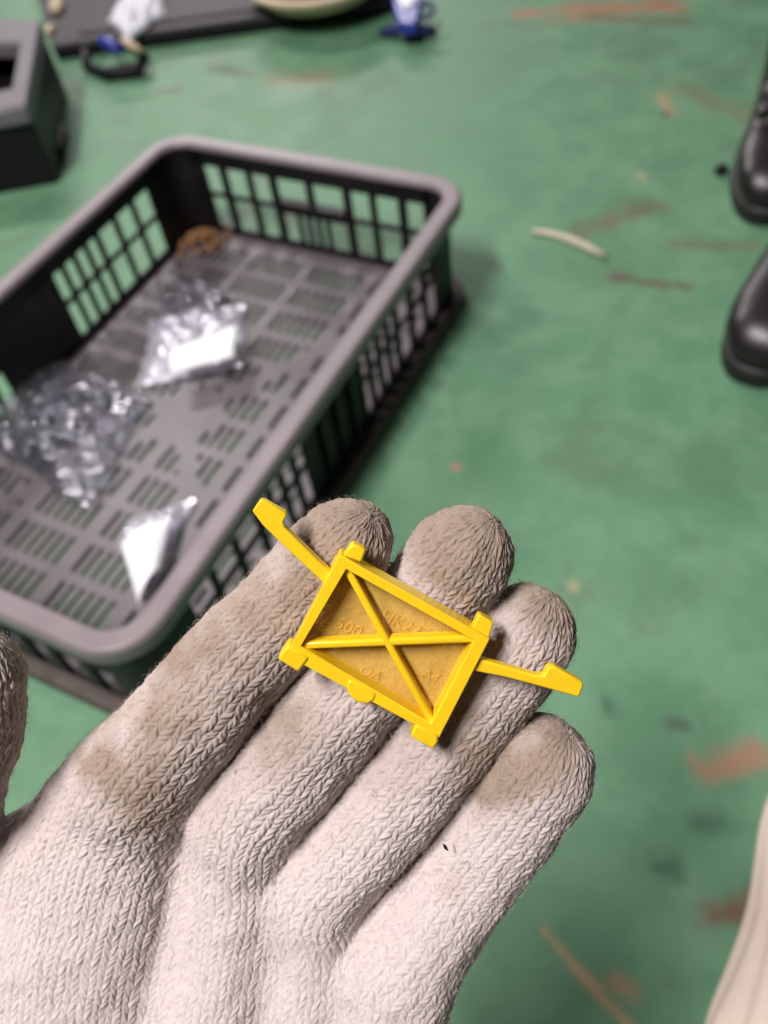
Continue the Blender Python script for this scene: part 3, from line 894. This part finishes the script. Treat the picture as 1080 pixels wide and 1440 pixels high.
def subdivide(V, Q):
    E = np.stack([Q, np.roll(Q, -1, 1)], 2)
    Es = np.sort(E.reshape(-1, 2), 1)
    key = Es[:, 0] * (len(V) + 1) + Es[:, 1]
    uk, inv = np.unique(key, return_inverse=True)
    ea, eb = uk // (len(V) + 1), uk % (len(V) + 1)
    mid = (V[ea] + V[eb]) / 2
    fc = V[Q].mean(1)
    n0, n1 = len(V), len(mid)
    ei = inv.reshape(-1, 4) + n0
    fi = np.arange(len(Q)) + n0 + n1
    out = [np.stack([Q[:, k], ei[:, k], fi, ei[:, (k + 3) % 4]], 1) for k in range(4)]
    return np.vstack([V, mid, fc]), np.vstack(out)
def grad(P, e=0.0004):
    d = sdf(P)
    G = np.stack([sdf(P + np.eye(3)[i] * e) - d for i in range(3)], 1)
    return d, G / np.maximum(np.linalg.norm(G, axis=1, keepdims=True), 1e-9)
lo = np.array([-0.165, -0.285, 0.165]); hi = np.array([0.066, 0.010, 0.275])
V, Q = surface_nets(lo, hi, 0.00112)
V, Q = subdivide(V, Q)
d_, Nn = grad(V); V = V - Nn * d_[:, None] * 0.9
fyq = 720 - F * V[Q, 1].mean(1) / V[Q, 2].mean(1)
fine = (Nn[Q, 2].mean(1) < 0.55) & (fyq < 1560)
Qc = Q[~fine]
VN, Qs = subdivide(np.hstack([V, Nn]), Q[fine])
V, Nn = VN[:, :3], VN[:, 3:] / np.maximum(np.linalg.norm(VN[:, 3:], axis=1, keepdims=True), 1e-6)
Q = np.vstack([Qs, Qc])
# coordinates along (v) and around (u) each finger ray, for the knitting
VREF = np.array([0, 0, -1.0])
best = np.full(len(V), 1e9); U = np.zeros(len(V)); W = np.zeros(len(V)); RAY = np.zeros(len(V), int); TIP = np.zeros(len(V))
rays = [catmull(np.vstack([chain(f), chain(p)[1:], chain(wrist)[2:3]]), 10) for f, p in zip(fingers, palms)] + [catmull(chain(thumb), 10)]
nf = [len(f) for f in fingers] + [4]
for ri, C in enumerate(rays):
    P3 = C[:, :3]; T = np.gradient(P3, axis=0); T /= np.linalg.norm(T, axis=1, keepdims=True)
    sl = np.concatenate([[0], np.cumsum(np.linalg.norm(np.diff(P3, axis=0), axis=1))])
    for ch in np.array_split(np.arange(len(V)), max(1, len(V) // 60000)):
        p = V[ch].astype(np.float32)
        D2 = (p * p).sum(1)[:, None] + (P3 ** 2).sum(1)[None].astype(np.float32) - 2 * p @ P3.T.astype(np.float32)
        k = np.argmin(np.sqrt(np.maximum(D2, 0)) - C[:, 3].astype(np.float32)[None], 1)
        rel = V[ch] - P3[k]; t = T[k]
        along = (rel * t).sum(1)
        al = np.clip(along, -0.02, 0.02)
        rad = rel - along[:, None] * t
        nrm = VREF - (t @ VREF)[:, None] * t; nrm /= np.linalg.norm(nrm, axis=1, keepdims=True)
        bi = np.cross(t, nrm)
        a, b = (rad * nrm).sum(1), (rad * bi).sum(1)
        dist = np.linalg.norm(rad, axis=1) - C[k, 3]
        ang = np.arctan2(b, a)
        wpalm = np.clip((k - (nf[ri] - 1) * 10 + 4) / 12.0, 0, 1)
        u = ang * 0.0128 * (1 - wpalm) + b * wpalm
        m = dist < best[ch]
        best[ch] = np.where(m, dist, best[ch])
        U[ch] = np.where(m, u + ri * 0.0301, U[ch]); W[ch] = np.where(m, sl[k] + al, W[ch])
        TIP[ch] = np.where(m, sl[k] + al, TIP[ch]); RAY[ch] = np.where(m, ri, RAY[ch])
def vnoise(P, scale, seed):       # smooth value noise
    rs = np.random.RandomState(seed); tab = rs.rand(64, 64, 64)
    q = P * scale + 1000; i = np.floor(q).astype(int); f = q - i; f = f * f * (3 - 2 * f)
    r = 0
    for a in (0, 1):
        for b in (0, 1):
            for c in (0, 1):
                wt = (f[:, 0] if a else 1 - f[:, 0]) * (f[:, 1] if b else 1 - f[:, 1]) * (f[:, 2] if c else 1 - f[:, 2])
                r = r + wt * tab[(i[:, 0] + a) % 64, (i[:, 1] + b) % 64, (i[:, 2] + c) % 64]
    return r
pys0 = 720 - F * V[:, 1] / V[:, 2]
WALE, COURSE = 0.00370, 0.00210
wu = U + 0.0014 * (vnoise(V, 110, 1) - 0.5) + 0.0009 * (vnoise(V, 420, 2) - 0.5)
wv = W + 0.0020 * (vnoise(V, 110, 3) - 0.5) + 0.0012 * (vnoise(V, 420, 4) - 0.5)
fx = wu / WALE; a_ = np.abs(fx - np.floor(fx) - 0.5) * 2
half = np.floor(2 * fx)
tt = wv / COURSE + 1.35 * a_
q_ = tt - np.floor(tt) - 0.5
cell = half * 57.0 + np.floor(tt) * 131.0
rnd = np.modf(np.abs(np.sin(cell * 12.9898) * 43758.5453))[0]
pp = np.abs(a_ - 0.5) / 0.54
prof = np.sqrt(np.clip(1 - pp ** 3, 0, 1))
hgt = prof * (0.30 + 0.70 * np.sqrt(np.clip(1 - (np.abs(q_) / 0.54) ** 2, 0, 1)))
hgt = hgt * (0.74 + 0.50 * rnd)
twist = 0.05 * np.sin((q_ * 1.2 + a_ * 2.6) * 2 * np.pi)
AMP = 1.0 - 0.35 * np.clip((pys0 - 1200) / 150, 0, 1)
loose = 0.0018 * (vnoise(V, 75, 5) - 0.5) + 0.0010 * (vnoise(V, 190, 6) - 0.5) + 0.00026 * (vnoise(V, 900, 7) - 0.5)
BASEV = V.copy()
V = V + Nn * ((hgt - 0.75 + twist * prof) * 0.00092 * AMP + loose)[:, None]
# dirt carried by the yarn, mixed with painted shade on fingers tilted from light
pxs = 540 + F * BASEV[:, 0] / BASEV[:, 2]; pys = 720 - F * BASEV[:, 1] / BASEV[:, 2]
dirt = np.zeros(len(V))
for x, y, r, s in ((490, 722, 70, 1.0), (470, 760, 60, 0.65), (645, 735, 75, 0.6), (655, 700, 40, .7), (790, 850, 48, 0.75), (770, 1050, 70, 0.42), (690, 1090, 45, .95), (640, 790, 60, 0.35), (420, 830, 34, 0.5),
                   (330, 890, 90, 0.28), (225, 1010, 70, 0.40), (205, 1130, 55, 0.6), (140, 1080, 34, 0.65), (400, 1040, 50, .3), (640, 1250, 30, .35), (640, 1010, 70, .3), (120, 1000, 40, .3), (250, 930, 40, .35)):
    dirt += s * np.exp(-((pxs - x) ** 2 + (pys - y) ** 2) / (2 * (r * 0.62) ** 2))
dirt = np.where(RAY == 4, 0.20, dirt)
dirt = dirt * (0.45 + 1.1 * vnoise(V, 260, 8)) + 0.10 * vnoise(V, 120, 9) + 0.30 * np.clip((1260 - pys) / 160, 0, 1) * (0.5 + vnoise(V, 60, 14))  # last term greys the fingers: grime and painted shade together
specks = (vnoise(V, 520, 11) > 0.90) * (vnoise(V, 90, 12) > 0.5) * 0.5
dirt = np.clip(dirt + specks * np.clip(dirt * 3, 0.15, 1), 0, 1)
Pw = c2w(V)
me = bpy.data.meshes.new('glove_body')
me.vertices.add(len(Pw)); me.vertices.foreach_set('co', Pw.astype(np.float32).ravel())
Qf = Q
me.loops.add(len(Qf) * 4); me.loops.foreach_set('vertex_index', Qf.astype(np.int32).ravel())
me.polygons.add(len(Qf)); me.polygons.foreach_set('loop_start', np.arange(0, len(Qf) * 4, 4, dtype=np.int32))
me.polygons.foreach_set('loop_total', np.full(len(Qf), 4, np.int32))
me.update(calc_edges=True); me.validate()
at_ = me.attributes.new('dirt', 'FLOAT', 'POINT'); at_.data.foreach_set('value', dirt.astype(np.float32))
def glove_mat(name='knitted_cotton_yarn'):
    s = NT(name); v = s.coord()
    at2 = s.n('ShaderNodeAttribute'); at2.attribute_name = 'dirt'
    n = s.noise(v, 900, 4, 0.7)
    c = s.mix(n, (0.53, 0.445, 0.425), (0.71, 0.620, 0.60))
    c = s.mix(s.ramp(at2.outputs['Fac'], 0.05, 0.85, 0, 0.86), c, (0.27, 0.195, 0.135))
    s.set(Base_Color=c, Roughness=0.92)
    s.p.inputs['Specular IOR Level'].default_value = 0.12
    s.p.inputs['Sheen Weight'].default_value = 0.12
    s.p.inputs['Sheen Roughness'].default_value = 0.6
    s.bump(s.noise(v, 3500, 3, 0.7, 0, 1.5), 0.55, 0.0004)
    return s.m
M['glove'] = glove_mat()
hand = empty('gloved_hand', at(250, 1800, 0.24))
tag(hand, 'open hand in a dirty off-white knitted cotton glove carrying the yellow clip', 'hand')
child_world(link('glove_body', me, M['glove'], None, True), hand)
# loose fibres standing off the yarn
rs = np.random.RandomState(21)
vis = np.where((pys < 1500) & (pxs > -60) & (Nn[:, 2] < 0.35))[0]
pick = rs.choice(vis, 14000, replace=False)
b0 = V[pick]; nr = Nn[pick]
tn = rs.randn(len(pick), 3); tn -= (tn * nr).sum(1)[:, None] * nr; tn /= np.linalg.norm(tn, axis=1, keepdims=True)
Lh = rs.uniform(0.0008, 0.0022, len(pick))[:, None]
p0 = b0 - nr * 0.0001; p1 = b0 + (nr * 0.45 + tn * 0.5) * Lh; p2 = b0 + (nr * 0.55 + tn * 1.1) * Lh
sd = np.cross(nr, tn); rad_h = 0.000028
fv = np.concatenate([np.stack([p + (sd * math.cos(a) + nr * math.sin(a)) * r_ for a in (0, 2.094, 4.189)], 1) for p, r_ in ((p0, rad_h), (p1, rad_h), (p2, rad_h * 0.3))], 1)
N9 = len(pick); base = np.arange(N9)[:, None] * 9
fq = np.concatenate([base + np.array([[i * 3 + k, i * 3 + (k + 1) % 3, i * 3 + 3 + (k + 1) % 3, i * 3 + 3 + k]]) for i in (0, 1) for k in range(3)], 0)
me2 = bpy.data.meshes.new('yarn_fuzz')
vw = c2w(fv.reshape(-1, 3))
me2.vertices.add(len(vw)); me2.vertices.foreach_set('co', vw.astype(np.float32).ravel())
me2.loops.add(len(fq) * 4); me2.loops.foreach_set('vertex_index', fq.astype(np.int32).ravel())
me2.polygons.add(len(fq)); me2.polygons.foreach_set('loop_start', np.arange(0, len(fq) * 4, 4, dtype=np.int32)); me2.polygons.foreach_set('loop_total', np.full(len(fq), 4, np.int32))
me2.update(calc_edges=True)
da = me2.attributes.new('dirt', 'FLOAT', 'POINT'); da.data.foreach_set('value', np.repeat(dirt[pick], 9).astype(np.float32))
fz = link('yarn_fuzz', me2, M['glove'], None, True); tag(fz, kind='stuff'); child_world(fz, hand)
# cuff and sleeve going back towards the photographer
cuffp = [at(245, 1990, 0.240), at(250, 2120, 0.242), at(255, 2260, 0.246)]
bm = bmesh.new(); n = 72; rings = []
for i, c in enumerate(cuffp):
    rr = [0.036, 0.0345, 0.037][i]
    rings.append([(c + (RX * math.cos(2 * math.pi * k / n) * 1.12 - fw * math.sin(2 * math.pi * k / n) * 0.85) * rr * (1 + 0.02 * (-1) ** k)) for k in range(n)])
loft(bm, rings)
child_world(frombm('cuff', bm, simple('ribbed_cuff_yarn', (0.62, 0.54, 0.50), 0.95, 0.15, 300, 0.1), None, True), hand)
bm = bmesh.new()
tube(bm, [at(252, 2200, 0.245), at(270, 2500, 0.252), at(300, 3000, 0.27), at(330, 3700, 0.29)], [0.041, 0.046, 0.052, 0.060], 32)
child_world(frombm('sleeve', bm, M['sleeve'], None, True), hand)

# ------------------------------------------------------------------ yellow clip lying on the fingers
ZC = 0.1995                       # depth of the clip's rim at its centre
TILT = math.radians(14)
pc0 = at(546, 910, ZC)
nrm = (-fw * math.cos(TILT) - UY * math.sin(TILT)).normalized()
clip = empty('yellow_clip', pc0 - nrm * 0.006)
tag(clip, 'yellow plastic clip with a crossed frame and two hooked arms on the glove', 'clip')
def pp_(x, y, h=0.0):             # pixel on the clip's plane at height h above its rim
    r = ray(x, y); q = pc0 + nrm * h
    return CAM + r * ((q - CAM).dot(nrm) / r.dot(nrm))
def onplane(x, y):                # pixel -> point on rim plane; heights are added along the clip's normal
    return pp_(x, y)
def zz(pts): return [(340 + x / 2.16, 680 + y / 2.16) for x, y in pts]
def ext(name, pts, h0, h1, m, bevel=0.0004, parent=clip, seg=2):
    bm = bmesh.new(); P = [onplane(x, y) for x, y in pts]
    prism(bm, [p + nrm * h1 for p in P], [p + nrm * h0 for p in P])
    o = frombm(name, bm, m, None, bevel=bevel, seg=seg)
    return child_world(o, clip)
Y = M['yellow']
A, B, C, D = (477, 780), (690, 898), (618, 1039), (403, 923)
Ai, Bi, Ci, Di = (487, 801), (667, 901), (606, 1018), (423, 909)
HB = -0.0062
bm = bmesh.new()
ringprism(bm, [onplane(*p) for p in (A, B, C, D)], [onplane(*p) for p in (Ai, Bi, Ci, Di)], nrm * HB)
child_world(frombm('frame', bm, Y, None, bevel=0.0005, seg=3), clip)
PANEL = ext('floor_panel', [(470, 790), (680, 900), (612, 1028), (412, 915)], HB + 0.0002, HB + 0.0010, M['yellow_thin'], 0)
def rib(p, q, wpx):
    d = Vector((q[0] - p[0], q[1] - p[1])).normalized(); n_ = Vector((-d.y, d.x)) * wpx / 2
    return [(p[0] + n_.x, p[1] + n_.y), (q[0] + n_.x, q[1] + n_.y), (q[0] - n_.x, q[1] - n_.y), (p[0] - n_.x, p[1] - n_.y)]
ext('diagonal_rib', rib((482, 794), (610, 1024), 11), HB + 0.0008, -0.0012, Y, 0.0007, seg=3)
ext('diagonal_rib', rib((418, 912), (672, 902), 11), HB + 0.0008, -0.0013, Y, 0.0007, seg=3)
ext('hooked_arm', zz([(29, 88), (51, 55), (62, 55), (133, 95), (134, 104), (124, 120), (127, 136), (278, 284), (256, 318), (95, 165), (60, 130)]), -0.0042, -0.0012, Y, 0.0005)
ext('hooked_arm', zz([(706, 535), (780, 556), (895, 590), (920, 590), (933, 565), (952, 562), (1040, 612), (1042, 624), (1030, 655), (1018, 656), (910, 625), (800, 596), (692, 574)]), -0.0042, -0.0012, Y, 0.0005)
ext('corner_tab', zz([(306, 222), (334, 183), (378, 204), (364, 246)]), -0.0040, -0.0006, Y, 0.0006)
ext('corner_tab', zz([(700, 448), (720, 405), (728, 404), (766, 424), (750, 478)]), -0.0040, -0.0006, Y, 0.0006)
ext('corner_tab', zz([(108, 532), (140, 488), (206, 528), (172, 573)]), -0.0052, 0.0004, Y, 0.0006)
ext('corner_tab', zz([(512, 768), (528, 728), (596, 760), (598, 784), (580, 808)]), -0.0052, 0.0004, Y, 0.0006)
ext('side_bump', zz([(318, 602), (332, 592), (410, 636), (404, 658), (384, 670), (352, 666), (330, 648), (318, 625)]), -0.0045, 0.0003, Y, 0.0008, seg=3)
# raised lettering moulded in the panel
def letters(body, cx, cy, ang, size_px):
    cu = bpy.data.curves.new('lettering', 'FONT'); cu.body = body
    cu.size = 1.0; cu.extrude = 0.06; cu.align_x = 'CENTER'; cu.align_y = 'CENTER'; cu.resolution_u = 3; cu.shear = 0.15
    o = bpy.data.objects.new('lettering', cu); col.objects.link(o)
    c = pp_(cx, cy, HB + 0.00105)
    e = (pp_(cx + 10 * math.cos(ang), cy + 10 * math.sin(ang), HB + 0.00105) - c).normalized()
    f = nrm.cross(e)
    s = size_px * ZC / F
    mw = Matrix(((e.x, f.x, nrm.x, 0), (e.y, f.y, nrm.y, 0), (e.z, f.z, nrm.z, 0), (0, 0, 0, 1)))
    mw = Matrix.Translation(c) @ mw @ Matrix.Scale(s, 4)
    dg = bpy.context.evaluated_depsgraph_get(); dg.update()
    m2 = bpy.data.meshes.new_from_object(o.evaluated_get(dg)); m2.transform(mw); m2.name = 'lettering'
    bpy.data.objects.remove(o)
    lo_ = link('lettering', m2, M['yellow_thin'], None)
    lo_.parent = PANEL
letters('500', 489, 882, math.radians(24), 26)
letters('HK22', 562, 876, math.radians(24), 26)
letters('OA', 520, 946, math.radians(26), 22)
letters('A4', 604, 950, math.radians(26), 22)

# splinter caught in the little finger of the glove
bm = bmesh.new(); zs = dep(1190) - 74 * dep(1190) / F - 0.0012
tube(bm, [at(623, 1187, zs), at(626, 1191, zs), at(630, 1196, zs + 0.0006)], [0.00012, 0.0005, 0.00018], 6)
tag(frombm('splinter', bm, M['black'], None, True), 'tiny dark splinter stuck in the yarn of the little finger', 'splinter')
